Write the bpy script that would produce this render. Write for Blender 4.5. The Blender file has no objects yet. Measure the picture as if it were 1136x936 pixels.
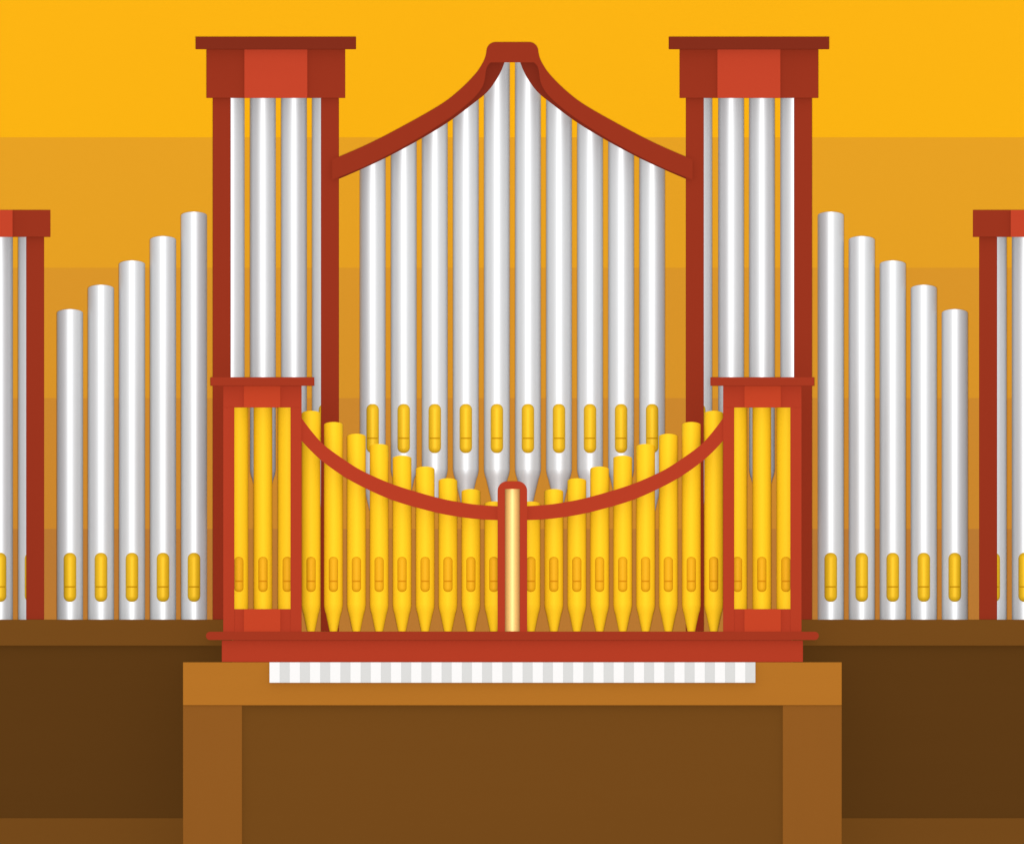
import bpy, bmesh, math
from mathutils import Vector

# ------------------------------------------------------------------ units
U = 0.005                    # one drawing unit = 5 mm
CX = 568.4                   # symmetry axis of the organ
FLOOR = 975.0                # drawing height of the floor
scene = bpy.context.scene
COL = scene.collection

def X(x): return (x - CX) * U
def Z(y): return (FLOOR - y) * U
def V(x, y, d): return Vector((X(x), d * U, Z(y)))
def mx(x): return 2 * CX - x          # mirror about the organ's axis

# ------------------------------------------------------------------ materials
def lin(h):
    out = []
    for i in (0, 2, 4):
        c = int(h[i:i+2], 16) / 255
        out.append(c / 12.92 if c <= 0.04045 else ((c + 0.055) / 1.055) ** 2.4)
    return out

EXPO = 1.6                   # light level on a surface that faces the lamp
def paint(name, hexcol, gain=1.0, rough=0.6, spec=0.0, vary=0.03, metal=0.0, aniso=(1, 1, 1), scale=1.5):
    """painted / metal surface with a faint procedural unevenness"""
    m = bpy.data.materials.new(name); m.use_nodes = True
    nt = m.node_tree; b = nt.nodes['Principled BSDF']
    g = gain if isinstance(gain, tuple) else (gain,) * 3
    c = [min(v * k / EXPO, 0.95) for v, k in zip(lin(hexcol), g)]
    tc = nt.nodes.new('ShaderNodeTexCoord')
    mp = nt.nodes.new('ShaderNodeMapping'); mp.inputs['Scale'].default_value = aniso
    nz = nt.nodes.new('ShaderNodeTexNoise'); nz.inputs['Scale'].default_value = scale
    nz.inputs['Detail'].default_value = 4
    mr = nt.nodes.new('ShaderNodeMapRange')
    mr.inputs['To Min'].default_value = 1 - vary; mr.inputs['To Max'].default_value = 1 + vary
    mul = nt.nodes.new('ShaderNodeVectorMath'); mul.operation = 'SCALE'
    mul.inputs[0].default_value = c
    nt.links.new(tc.outputs['Object'], mp.inputs['Vector'])
    nt.links.new(mp.outputs[0], nz.inputs['Vector'])
    nt.links.new(nz.outputs['Fac'], mr.inputs['Value'])
    nt.links.new(mr.outputs[0], mul.inputs['Scale'])
    nt.links.new(mul.outputs[0], b.inputs['Base Color'])
    b.inputs['Roughness'].default_value = rough
    b.inputs['Specular IOR Level'].default_value = spec
    b.inputs['Metallic'].default_value = metal
    return m

WOOD = dict(aniso=(0.4, 1, 6), scale=2.0, vary=0.02)
WOODV = dict(aniso=(6, 1, 0.4), scale=2.0, vary=0.02)
M = dict(
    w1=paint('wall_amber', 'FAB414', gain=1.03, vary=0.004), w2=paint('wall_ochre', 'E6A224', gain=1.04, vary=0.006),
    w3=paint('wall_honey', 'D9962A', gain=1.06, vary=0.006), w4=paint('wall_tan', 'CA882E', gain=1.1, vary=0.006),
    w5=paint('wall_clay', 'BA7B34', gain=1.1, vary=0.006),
    case=paint('case_oxblood', '9C351F', gain=0.96, **WOODV), caseface=paint('case_vermilion', 'C3442A', **WOOD),
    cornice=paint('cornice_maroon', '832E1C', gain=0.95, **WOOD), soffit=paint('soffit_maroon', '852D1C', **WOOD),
    red=paint('front_red', 'B73E26', gain=1.03, **WOOD), redface=paint('front_scarlet', 'C94628', **WOOD),
    redledge=paint('front_ledge_red', 'A63922', **WOOD),
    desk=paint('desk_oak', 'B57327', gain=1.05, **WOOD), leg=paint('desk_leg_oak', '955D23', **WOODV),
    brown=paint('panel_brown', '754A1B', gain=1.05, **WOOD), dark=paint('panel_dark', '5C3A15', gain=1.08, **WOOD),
    silver=paint('pipe_silver', 'EFF1F3', gain=0.94, rough=0.5, spec=0.3, metal=0.3, vary=0.006),
    gold=paint('pipe_gold', 'FFD220', gain=(1.17, 1.09, 1.15), rough=0.6, spec=0.05, metal=0.05, vary=0.006),
    mouth=paint('mouth_gold', 'F9CC24', gain=(1.05, 0.98, 0.9), rough=0.55, spec=0.1, metal=0.14, vary=0.01),
    slot=paint('slot_bronze', 'D09A14', rough=0.5, vary=0.01),
    amber=paint('mouth_amber', 'F7B71C', gain=(1.06, 1.02, 0.9), rough=0.55, spec=0.05, metal=0.05, vary=0.01),
    amberslot=paint('slot_amber', 'E19413', rough=0.5, vary=0.01),
    pale=paint('pilaster_pale_gold', 'FFE388', gain=(1.3, 1.07, 1.0), rough=0.54, spec=0.5, metal=0.15, vary=0.006),
    white=paint('key_ivory', 'FFFFFF', vary=0.004), grey=paint('key_grey', 'E1E2E1', vary=0.004),
    floor=paint('floor_boards', 'B08A5A', **WOOD),
)

# ------------------------------------------------------------------ mesh helpers
def link(name, bm, mat, parent=None, smooth=False, mats=None):
    bmesh.ops.recalc_face_normals(bm, faces=bm.faces[:])
    me = bpy.data.meshes.new(name); bm.to_mesh(me); bm.free()
    for mm in (mats or [mat]): me.materials.append(mm)
    if smooth:
        me.shade_smooth() if hasattr(me, 'shade_smooth') else None
        me.set_sharp_from_angle(angle=math.radians(45))
    o = bpy.data.objects.new(name, me); COL.objects.link(o)
    if parent:
        o.parent = parent
        o.matrix_parent_inverse = parent.matrix_world.inverted()
    return o

def root(name, loc, label, cat, group=None):
    o = bpy.data.objects.new(name, None); COL.objects.link(o)
    o.location = loc; o.matrix_world.translation = loc
    o.empty_display_size = 0.05
    o['label'] = label; o['category'] = cat
    if group: o['group'] = group
    return o

def box(bm, x0, x1, y0, y1, d0, d1, bevel=0.4):
    a, b = V(x0, y1, d0), V(x1, y0, d1)
    r = bmesh.ops.create_cube(bm, size=1)
    vs = r['verts']
    for v in vs:
        v.co = Vector((a[i] + (b[i] - a[i]) * (v.co[i] + 0.5) for i in range(3)))
    if bevel:
        es = list({e for v in vs for e in v.link_edges})
        bmesh.ops.bevel(bm, geom=es, offset=bevel * U, segments=1, affect='EDGES')

def strip(bm, up, lo, d0, d1):
    """band between two polylines with the same number of points, from depth d0 to d1"""
    F0 = [(bm.verts.new(V(*u, d0)), bm.verts.new(V(*l, d0))) for u, l in zip(up, lo)]
    F1 = [(bm.verts.new(V(*u, d1)), bm.verts.new(V(*l, d1))) for u, l in zip(up, lo)]
    n = len(up)
    for i in range(n - 1):
        a, b, c, d = F0[i], F0[i+1], F1[i], F1[i+1]
        bm.faces.new((a[0], b[0], b[1], a[1])); bm.faces.new((c[0], c[1], d[1], d[0]))
        bm.faces.new((a[0], c[0], d[0], b[0])); bm.faces.new((a[1], b[1], d[1], c[1]))
    for i in (0, n - 1):
        bm.faces.new((F0[i][0], F0[i][1], F1[i][1], F1[i][0]))

def prism(bm, pts, d0, d1):
    f0 = [bm.verts.new(V(x, y, d0)) for x, y in pts]
    f1 = [bm.verts.new(V(x, y, d1)) for x, y in pts]
    bm.faces.new(f0); bm.faces.new(f1[::-1])
    n = len(pts)
    for i in range(n):
        bm.faces.new((f0[i], f0[(i+1) % n], f1[(i+1) % n], f1[i]))

def spline(pts, n):
    """Catmull-Rom through pts, resampled to n points evenly by length"""
    p = [Vector(q) for q in pts]
    p = [2 * p[0] - p[1]] + p + [2 * p[-1] - p[-2]]
    out = []
    for i in range(1, len(p) - 2):
        for k in range(16):
            t = k / 16
            a, b, c, d = p[i-1], p[i], p[i+1], p[i+2]
            out.append(0.5 * ((2*b) + (c-a)*t + (2*a-5*b+4*c-d)*t*t + (3*b-a-3*c+d)*t**3))
    out.append(p[-2])
    L = [0]
    for a, b in zip(out, out[1:]): L.append(L[-1] + (b - a).length)
    res = []; j = 0
    for k in range(n):
        s = L[-1] * k / (n - 1)
        while j < len(L) - 2 and L[j+1] < s: j += 1
        t = (s - L[j]) / max(L[j+1] - L[j], 1e-9)
        q = out[j].lerp(out[j+1], min(t, 1)); res.append((q.x, q.y))
    return res

def lathe(bm, cx, cd, prof, seg=40, ydome=0):
    """prof = [(radius, y)], turned about the vertical axis at (cx, cd); radius 0 closes"""
    rings = []
    for r, y in prof:
        if r <= 1e-6: rings.append([bm.verts.new(V(cx, y, cd))])
        else:
            rings.append([bm.verts.new(V(cx + r*math.cos(2*math.pi*k/seg), y, cd + r*math.sin(2*math.pi*k/seg))) for k in range(seg)])
    for A, B in zip(rings, rings[1:]):
        for k in range(seg):
            k2 = (k + 1) % seg
            if len(A) == 1 and len(B) > 1: bm.faces.new((A[0], B[k], B[k2]))
            elif len(B) == 1 and len(A) > 1: bm.faces.new((A[k], A[k2], B[0]))
            elif len(A) > 1: bm.faces.new((A[k], A[k2], B[k2], B[k]))

def capsule(bm, cx, cd, r, y0, y1, dscale=0.45, seg=28, n=7):
    """upright capsule, flattened in depth, centre line on depth cd"""
    prof = [(r*math.sin(math.pi/2*k/n), y0 + r - r*math.cos(math.pi/2*k/n)) for k in range(n+1)]
    prof += [(r*math.cos(math.pi/2*k/n), y1 - r + r*math.sin(math.pi/2*k/n)) for k in range(n+1)]
    prof[0] = (0, y0); prof[-1] = (0, y1)
    s = len(bm.verts)
    lathe(bm, cx, cd, prof, seg)
    bm.verts.ensure_lookup_table()
    for v in bm.verts[s:]:
        v.co.y = cd*U + (v.co.y - cd*U) * dscale

# ------------------------------------------------------------------ the setting
bm = bmesh.new()
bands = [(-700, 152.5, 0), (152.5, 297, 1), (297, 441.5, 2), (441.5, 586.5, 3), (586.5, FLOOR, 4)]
WALL_D = 1200
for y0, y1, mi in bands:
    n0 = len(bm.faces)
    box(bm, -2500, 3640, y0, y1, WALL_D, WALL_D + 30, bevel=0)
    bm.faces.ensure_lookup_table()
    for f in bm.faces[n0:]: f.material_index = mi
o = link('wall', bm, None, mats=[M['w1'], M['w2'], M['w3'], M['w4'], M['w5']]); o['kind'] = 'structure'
bm = bmesh.new(); box(bm, -2500, 3640, FLOOR, FLOOR + 20, -1200, WALL_D + 30, bevel=0)
o = link('floor', bm, M['floor']); o['kind'] = 'structure'

# side platforms (plinths) that the outer pipes stand on
def platform(x0, x1, label):
    r = root('pipe_platform', V((x0+x1)/2, FLOOR, 200), label, 'platform', 'wooden platforms beside the desk')
    bm = bmesh.new(); box(bm, x0, x1, 687, 716, 14, 300); link('top_rail', bm, M['brown'], r)
    bm = bmesh.new(); box(bm, x0, x1, 716, 907, 20, 290, bevel=0); link('panel', bm, M['dark'], r)
    bm = bmesh.new(); box(bm, x0, x1, 907, FLOOR, 14, 300); link('base_rail', bm, M['brown'], r)
platform(-420, 257.5, 'dark brown wooden platform to the left of the desk, carrying stepped silver pipes')
platform(mx(257.5), mx(-420), 'dark brown wooden platform to the right of the desk, carrying stepped silver pipes')

# ------------------------------------------------------------------ tall rear case
main = root('organ_case', V(CX, 700, 60), 'tall dark red wooden organ case, two square towers joined by a curved pointed arch', 'organ case')

def tower_parts(parent, c, top, hh, cornice, feet, panelmat, s=1):
    """square tower centred on c: posts, header with raised brighter panel, optional cornice.
       feet = bottom of the left and the right post"""
    for (a, b), yb in zip(((-70, -50), (50, 70)), feet):
        bm = bmesh.new(); box(bm, c+a, c+b, top+hh, yb, 40, 66); link('post', bm, M['case'], parent)
    bm = bmesh.new()
    box(bm, c-77, c+77, top, top+hh, 32, 68, bevel=0.3)
    box(bm, c-77, c-70, top, top+hh, 68, 112, bevel=0.3); box(bm, c+70, c+77, top, top+hh, 68, 112, bevel=0.3)
    h = link('tower_header', bm, M['case'], parent)
    bm = bmesh.new(); box(bm, c-35, c+35, top, top+hh, 28, 32, bevel=0.3)
    link('header_panel', bm, panelmat, h)['label'] = 'brighter red raised square panel'
    if cornice:
        bm = bmesh.new(); box(bm, c-89, c+89, top-14, top, 18, 122)
        link('cornice', bm, M['cornice'], h)

tower_parts(main, 306, 55, 54, True, (687, 700), M['caseface'])
tower_parts(main, mx(306), 55, 54, True, (700, 687), M['caseface'])

NN = 90
UP = [(368.5, 177.3), (377, 173.6), (408, 160), (440, 143.7), (485.8, 118), (508.6, 101), (527, 82.6), (535.5, 70), (538.6, 62.5), (539.6, 57.2)]
LOW = [(368.5, 201), (376, 198.6), (400.6, 188), (428.4, 175), (462.9, 156.5), (497.2, 135.7), (527, 113.5), (540.7, 102), (549.8, 90), (556, 79), (559.7, 69.5)]
MID = [(368.5, 199.6), (400.6, 186.4), (428.4, 173), (462.9, 154), (497.2, 132), (515, 118.5), (527, 107.5), (534.5, 97.5), (537.6, 89), (539, 79), (541, 73), (544.5, 69.5)]
u, m_, l = spline(UP, NN), spline(MID, NN), spline(LOW, NN)
fl = lambda P: [(mx(x), y) for x, y in P]
bm = bmesh.new()
strip(bm, u, m_, 34, 64); strip(bm, fl(u), fl(m_), 34, 64)
# rounded crown block joining the two halves
pts = [(539.6, 57.2)] + [(549.8 - 10.2*math.cos(t), 57.2 - 10.2*math.sin(t)) for t in [math.pi/2*k/8 for k in range(1, 9)]]
blk = pts + fl(pts)[::-1] + [(mx(544.5), 69.5), (544.5, 69.5)]
prism(bm, blk, 34, 64)
arch = link('arch', bm, M['case'], main)
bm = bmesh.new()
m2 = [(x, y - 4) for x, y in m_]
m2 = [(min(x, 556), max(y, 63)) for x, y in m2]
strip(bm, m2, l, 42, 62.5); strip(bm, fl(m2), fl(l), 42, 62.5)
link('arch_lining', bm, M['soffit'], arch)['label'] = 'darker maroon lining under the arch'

# outer towers, mostly beyond the frame
for c, side in ((-21, 'left'), (1156.2, 'right')):
    r = root('side_tower', V(c, 687, 60), 'lower dark red pipe tower cut off by the %s edge of the picture' % side, 'organ tower', 'side towers at the picture edges')
    tower_parts(r, c, 233, 30, False, (687, 687), M['caseface'])

# ------------------------------------------------------------------ front case
front = root('front_organ_case', V(CX, 733, -20), 'low bright red organ case on the desk with a sagging rail between small towers', 'organ case')
bm = bmesh.new(); box(bm, 246, mx(246), 710, 734, -60, 12)
box(bm, 259, mx(259), 700.3, 733, 13, 110, bevel=0)
box(bm, 259, mx(259), 733, FLOOR, 13, 110, bevel=0)
link('base', bm, M['red'], front)
# ledge with rounded ends
pts = []
for k in range(9):
    t = math.pi/2 + math.pi*k/8
    pts.append((233 + 4.6*math.cos(t), 705 - 4.6*math.sin(t)))
pts += fl(pts)[::-1]
bm = bmesh.new(); prism(bm, pts, -68, 11); link('ledge', bm, M['redledge'], front)

def small_tower(mir):
    f = (lambda a: a) if not mir else mx
    def b2(bm, x0, x1, *r, **k):
        a, b = sorted((f(x0), f(x1))); box(bm, a, b, *r, **k)
    for a, b in ((247.6, 260), (322.3, 334.6)):
        bm = bmesh.new(); b2(bm, a, b, 452, 700.4, -50, -32, bevel=0.2); link('post', bm, M['red'], front)
    bm = bmesh.new(); b2(bm, 247.6, 334.6, 428, 452, -50, -30, bevel=0.2)
    h = link('tower_header', bm, M['red'], front)
    bm = bmesh.new(); b2(bm, 270.5, 311, 428, 452, -54, -50, bevel=0.2)
    link('header_panel', bm, M['redface'], h)['label'] = 'brighter red raised panel'
    bm = bmesh.new(); b2(bm, 233.4, 348.8, 418.4, 428, -66, 4); link('cornice', bm, M['redledge'], h)
    bm = bmesh.new(); b2(bm, 260, 322.3, 675.3, 700.4, -49, -30, bevel=0); p = link('bottom_rail', bm, M['red'], front)
    bm = bmesh.new(); b2(bm, 270.5, 311, 675.3, 700.4, -53, -49, bevel=0.2)
    link('bottom_panel', bm, M['redface'], p)['label'] = 'brighter red raised panel'
small_tower(False); small_tower(True)

SU = [(333, 461.5), (345, 477.5), (359, 493), (379.9, 508.5), (400, 521.2), (425, 532.8), (448, 541.2), (486.5, 552.2), (515.4, 557.8), (535, 560.2), (553, 561.3)]
SL = [(333, 487), (345, 500), (359, 512.6), (379.9, 527.5), (400, 538.8), (425, 550.5), (448, 558.8), (486.5, 569), (515.4, 574), (535, 576), (553, 576.8)]
su, sl = spline(SU, 70), spline(SL, 70)
for P in (lambda q: q, fl):
    bm = bmesh.new(); strip(bm, P(su), P(sl), -47, -35); link('curved_rail', bm, M['red'], front)

# centre frame with rounded top, and pale gold round pilaster
def arc(x, y, r, a0, a1, n=8):
    return [(x + r*math.cos(a0+(a1-a0)*k/n), y - r*math.sin(a0+(a1-a0)*k/n)) for k in range(n+1)]
outp = [(552, 700.4), (552, 545)] + arc(562.5, 544.2, 10.5, math.pi, math.pi/2) + [(CX, 533.6)]
inp = [(560.1, 700.4), (560.1, 545)] + [(560.1, 543.2 - 0.1*k) for k in range(9)] + [(CX, 542.2)]
bm = bmesh.new()
full_o = outp + fl(outp)[::-1][1:]; full_i = inp + fl(inp)[::-1][1:]
strip(bm, full_o, full_i, -52, -30)
cf = link('centre_frame', bm, M['red'], front)
bm = bmesh.new(); lathe(bm, CX, -36, [(0, 541), (8.6, 541), (8.6, 700), (0, 700)])
link('pilaster', bm, M['pale'], cf, smooth=True)['label'] = 'pale gold round pilaster'

# ------------------------------------------------------------------ desk with keyboard
desk = root('organ_desk', V(CX, FLOOR, -50), 'light brown wooden organ desk with a long white keyboard set in its front', 'desk')
bm = bmesh.new(); box(bm, 203, mx(203), 734.3, 782, -74, 12); link('desk_top', bm, M['desk'], desk)
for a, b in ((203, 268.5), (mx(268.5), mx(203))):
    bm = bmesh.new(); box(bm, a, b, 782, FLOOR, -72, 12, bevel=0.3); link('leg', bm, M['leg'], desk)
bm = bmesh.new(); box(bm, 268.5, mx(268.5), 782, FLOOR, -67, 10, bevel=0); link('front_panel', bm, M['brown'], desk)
bm = bmesh.new(); box(bm, 299, 838, 734.6, 757, -76, -74, bevel=0); kb = link('keyboard', bm, M['dark'], desk)
def key_mesh(name, w, mat, d):
    bm = bmesh.new(); s = 0.02
    r = bmesh.ops.create_cube(bm, size=1)
    for v in r['verts']:
        v.co = Vector((v.co.x*w*U, v.co.y*(d)*U, v.co.z*22.6*U))
    me = bpy.data.meshes.new(name); bm.to_mesh(me); bm.free(); me.materials.append(mat); return me
W = 539 / 48
kw, kg = key_mesh('key', W, M['white'], 5), key_mesh('key', W, M['grey'], 4.5)
for k in range(48):
    me = kg if k % 2 else kw
    o = bpy.data.objects.new('key', me); COL.objects.link(o)
    o.parent = kb; d = 4.5 if k % 2 else 5
    o.location = V(299 + W*(k+0.5), 745.6, -76 - d/2)
    o['label'] = 'pale grey key' if k % 2 else 'white key'

# ------------------------------------------------------------------ pipes
cache = {}
def part(name, key, build, mat, parent, smooth=True):
    """build a mesh once per key (at x = 0 of the pipe) and reuse it"""
    if key not in cache:
        bm = bmesh.new(); build(bm)
        o = link(name, bm, mat, None, smooth); cache[key] = o.data
    else:
        o = bpy.data.objects.new(name, cache[key]); COL.objects.link(o)
    o.parent = parent
    return o

def pipe(cx, cd, r, top, bottom, mouth, gold, label, group, foot=None, dome=4.0):
    """organ pipe standing at (cx, bottom): body with shallow domed cap, tapered foot, mouth and slot"""
    rt = root('organ_pipe', V(cx, bottom, cd), label, 'organ pipe', group)
    mb, mm, ms = (M['gold'], M['amber'], M['amberslot']) if gold else (M['silver'], M['mouth'], M['slot'])
    Y = lambda y: FLOOR - bottom + y       # local heights: bottom -> 0
    body_end = foot[0] if foot else bottom
    def b_body(bm):
        # the top is cut on a slight slant, highest at the front
        prof = [(0, Y(top + dome)), (r - 1.2, Y(top + dome)), (r, Y(top + dome)), (r, Y(body_end))]
        if not foot: prof += [(0, Y(body_end))]
        lathe(bm, CX, 0, prof, seg=48)
        zt = Z(Y(top + dome))
        for v in bm.verts:
            if abs(v.co.z - zt) < 1e-6: v.co.z -= dome * v.co.y / r
    part('body', ('b', r, top, body_end, bottom, gold), b_body, mb, rt)
    if foot:
        def b_foot(bm):
            q = (r - foot[1]) / (bottom - foot[0])       # slope of the cone, eased in at the shoulder
            lathe(bm, CX, 0, [(r, Y(foot[0])), (r - 0.12*q*8, Y(foot[0] + 2)), (r - 0.5*q*8, Y(foot[0] + 6)), (r - q*10, Y(foot[0] + 10)), (foot[1], Y(bottom)), (0, Y(bottom))])
        part('foot', ('f', r, foot, bottom, gold), b_foot, mb, rt)
    my0, my1, mr, sy = mouth
    off = -math.sqrt(r*r - mr*mr) + 0.2
    def b_mouth(bm): capsule(bm, CX, off, mr, Y(my0), Y(my1), 0.75 if gold else 0.9)
    mo = part('mouth', ('m', mouth, bottom, gold), b_mouth, mm, rt)
    def b_slot(bm):
        # a thin curved lip bar lying on the mouth
        n = 10; w = mr*0.80
        for k in range(n):
            x0 = -w + 2*w*k/n; x1 = -w + 2*w*(k+1)/n
            g = lambda x: off - (0.75 if gold else 0.9)*math.sqrt(mr*mr - x*x) - 0.15
            h = 0.8
            vs = [bm.verts.new(((x)*U, d*U, (0 - (Y(yy) - FLOOR))*U)) for x, d, yy in
                  ((x0, g(x0), sy-h), (x1, g(x1), sy-h), (x1, g(x1), sy+h), (x0, g(x0), sy+h),
                   (x0, g(x0)+1.2, sy-h), (x1, g(x1)+1.2, sy-h), (x1, g(x1)+1.2, sy+h), (x0, g(x0)+1.2, sy+h))]
            bm.faces.new(vs[0:4]); bm.faces.new((vs[0], vs[1], vs[5], vs[4])); bm.faces.new((vs[3], vs[2], vs[6], vs[7])); bm.faces.new(vs[4:8][::-1])
            if k == 0: bm.faces.new((vs[0], vs[4], vs[7], vs[3]))
            if k == n-1: bm.faces.new((vs[1], vs[2], vs[6], vs[5]))
        bmesh.ops.remove_doubles(bm, verts=bm.verts[:], dist=1e-6)
    part('lip', ('s', mouth, bottom, gold), b_slot, ms, mo, smooth=False)
    return rt

ORD = ['first', 'second', 'third', 'fourth', 'fifth', 'sixth', 'seventh', 'eighth', 'ninth', 'tenth']
RS = 14.3
PD = 88
# ten under the pointed arch
tops = [168, 150, 131, 109, 68]; tops += tops[::-1]
for k in range(10):
    cx = 413.4 + 34.45*k
    kk = k if k < 5 else 9 - k
    side = 'left' if k < 5 else 'right'
    word = ['outermost', 'second from the outside', 'third from the outside', 'fourth from the outside', 'tallest, innermost'][kk]
    pipe(cx, PD, RS, tops[k], 566, (447.5, 503, 7, 486), False,
         'silver pipe under the pointed arch, %s on the %s half' % (word, side), 'silver pipes under the pointed arch', foot=(521, 3.6), dome=1.0)
# inside the two tall towers
for c, xs, side in ((306, (257, 291.6, 326.1, 360.4), 'left'), (mx(306), (775.8, 811, 845.2, 880), 'right')):
    for i, x in enumerate(xs):
        pipe(x, PD, RS, 62, 566, (447.5, 503, 7, 486), False,
             'tall silver pipe inside the %s tall tower, %s of four from the left' % (side, ORD[i]), 'silver pipes in the tall towers', foot=(521, 3.6))
# five stepped pipes at each side
for side in ('left', 'right'):
    for i in range(5):
        x = 77.6 + 34.4*i; t = 343 - 27*i
        if side == 'right': x = mx(x)
        word = ['shortest', 'second shortest', 'middle height', 'second tallest', 'tallest'][i]
        pipe(x, PD, 14.5, t, 687, (612.4, 667.8, 7.1, 650.7), False,
             '%s of the five stepped silver pipes on the %s platform' % (word, side), 'stepped silver pipes on the platforms', dome=4.5)
# outer tower pipes
for side in ('left', 'right'):
    for x, w in ((0, 'cut off by the picture edge'), (34.4, 'half hidden behind the red post')):
        if side == 'right': x = mx(x)
        pipe(x, PD, RS, 242, 687, (612.4, 667.8, 7.1, 650.7), False,
             'silver pipe in the low %s edge tower, %s' % (side, w), 'silver pipes in the low side towers')

# gold front pipes
GR = 10.5
gm = (616.8, 656.8, 5.15, 644.4)
gx = [345.1, 369.9, 395.4, 420.6, 446, 471.6, 496.9, 522.4, 547.8]
gt = [455.5, 468, 481, 492.3, 505.2, 517.3, 530.3, 542.3, 556]
for side in ('left', 'right'):
    for i, (x, t) in enumerate(zip(gx, gt)):
        if side == 'right': x = mx(x)
        w = 'tallest, next to the small tower' if i == 0 else ('shortest, next to the centre frame' if i == 8 else '%s from the small tower' % ORD[i])
        pipe(x, -16, GR, t, 700, gm, True, 'gold pipe at the %s curved rail, %s' % (side, w),
             'gold pipes behind the curved rails', foot=(671, 4.4), dome=3.2)
    for i, x in enumerate((265, 291.7, 318.6)):
        w = ['outer', 'middle', 'inner'][i]
        if side == 'right': x = mx(x)
        pipe(x, -16, GR, 436, 700, gm, True, 'gold pipe inside the %s small red tower, the %s one of three' % (side, w),
             'gold pipes in the small towers', foot=(684, 4.4), dome=3.2)

# ------------------------------------------------------------------ light and camera
w = bpy.data.worlds.new('World'); scene.world = w; w.use_nodes = True
bg = w.node_tree.nodes['Background']
AMB = 0.86; KEY = 0.99
bg.inputs['Color'].default_value = (1, 1, 1, 1); bg.inputs['Strength'].default_value = AMB

L = bpy.data.lights.new('front_lamp', 'AREA'); L.shape = 'DISK'; L.size = 8.0
D = 6000.0
L.energy = KEY * math.pi**2 * D * D
lo = bpy.data.objects.new('front_lamp', L); COL.objects.link(lo)
tgt = Vector((0, 0.5, Z(468)))
lo.location = tgt + Vector((0.0, -D, 0.0))
lo.rotation_euler = (tgt - lo.location).to_track_quat('-Z', 'Y').to_euler()

cam = bpy.data.cameras.new('camera'); cam.type = 'ORTHO'; cam.ortho_scale = 1136 * U
cam.clip_end = 200
co = bpy.data.objects.new('camera', cam); COL.objects.link(co)
co.location = (X(568), -12, Z(468)); co.rotation_euler = (math.pi/2, 0, 0)
scene.camera = co

scene.view_settings.view_transform = 'Standard'
scene.view_settings.look = 'None'
scene.view_settings.exposure = 0
scene.view_settings.gamma = 1
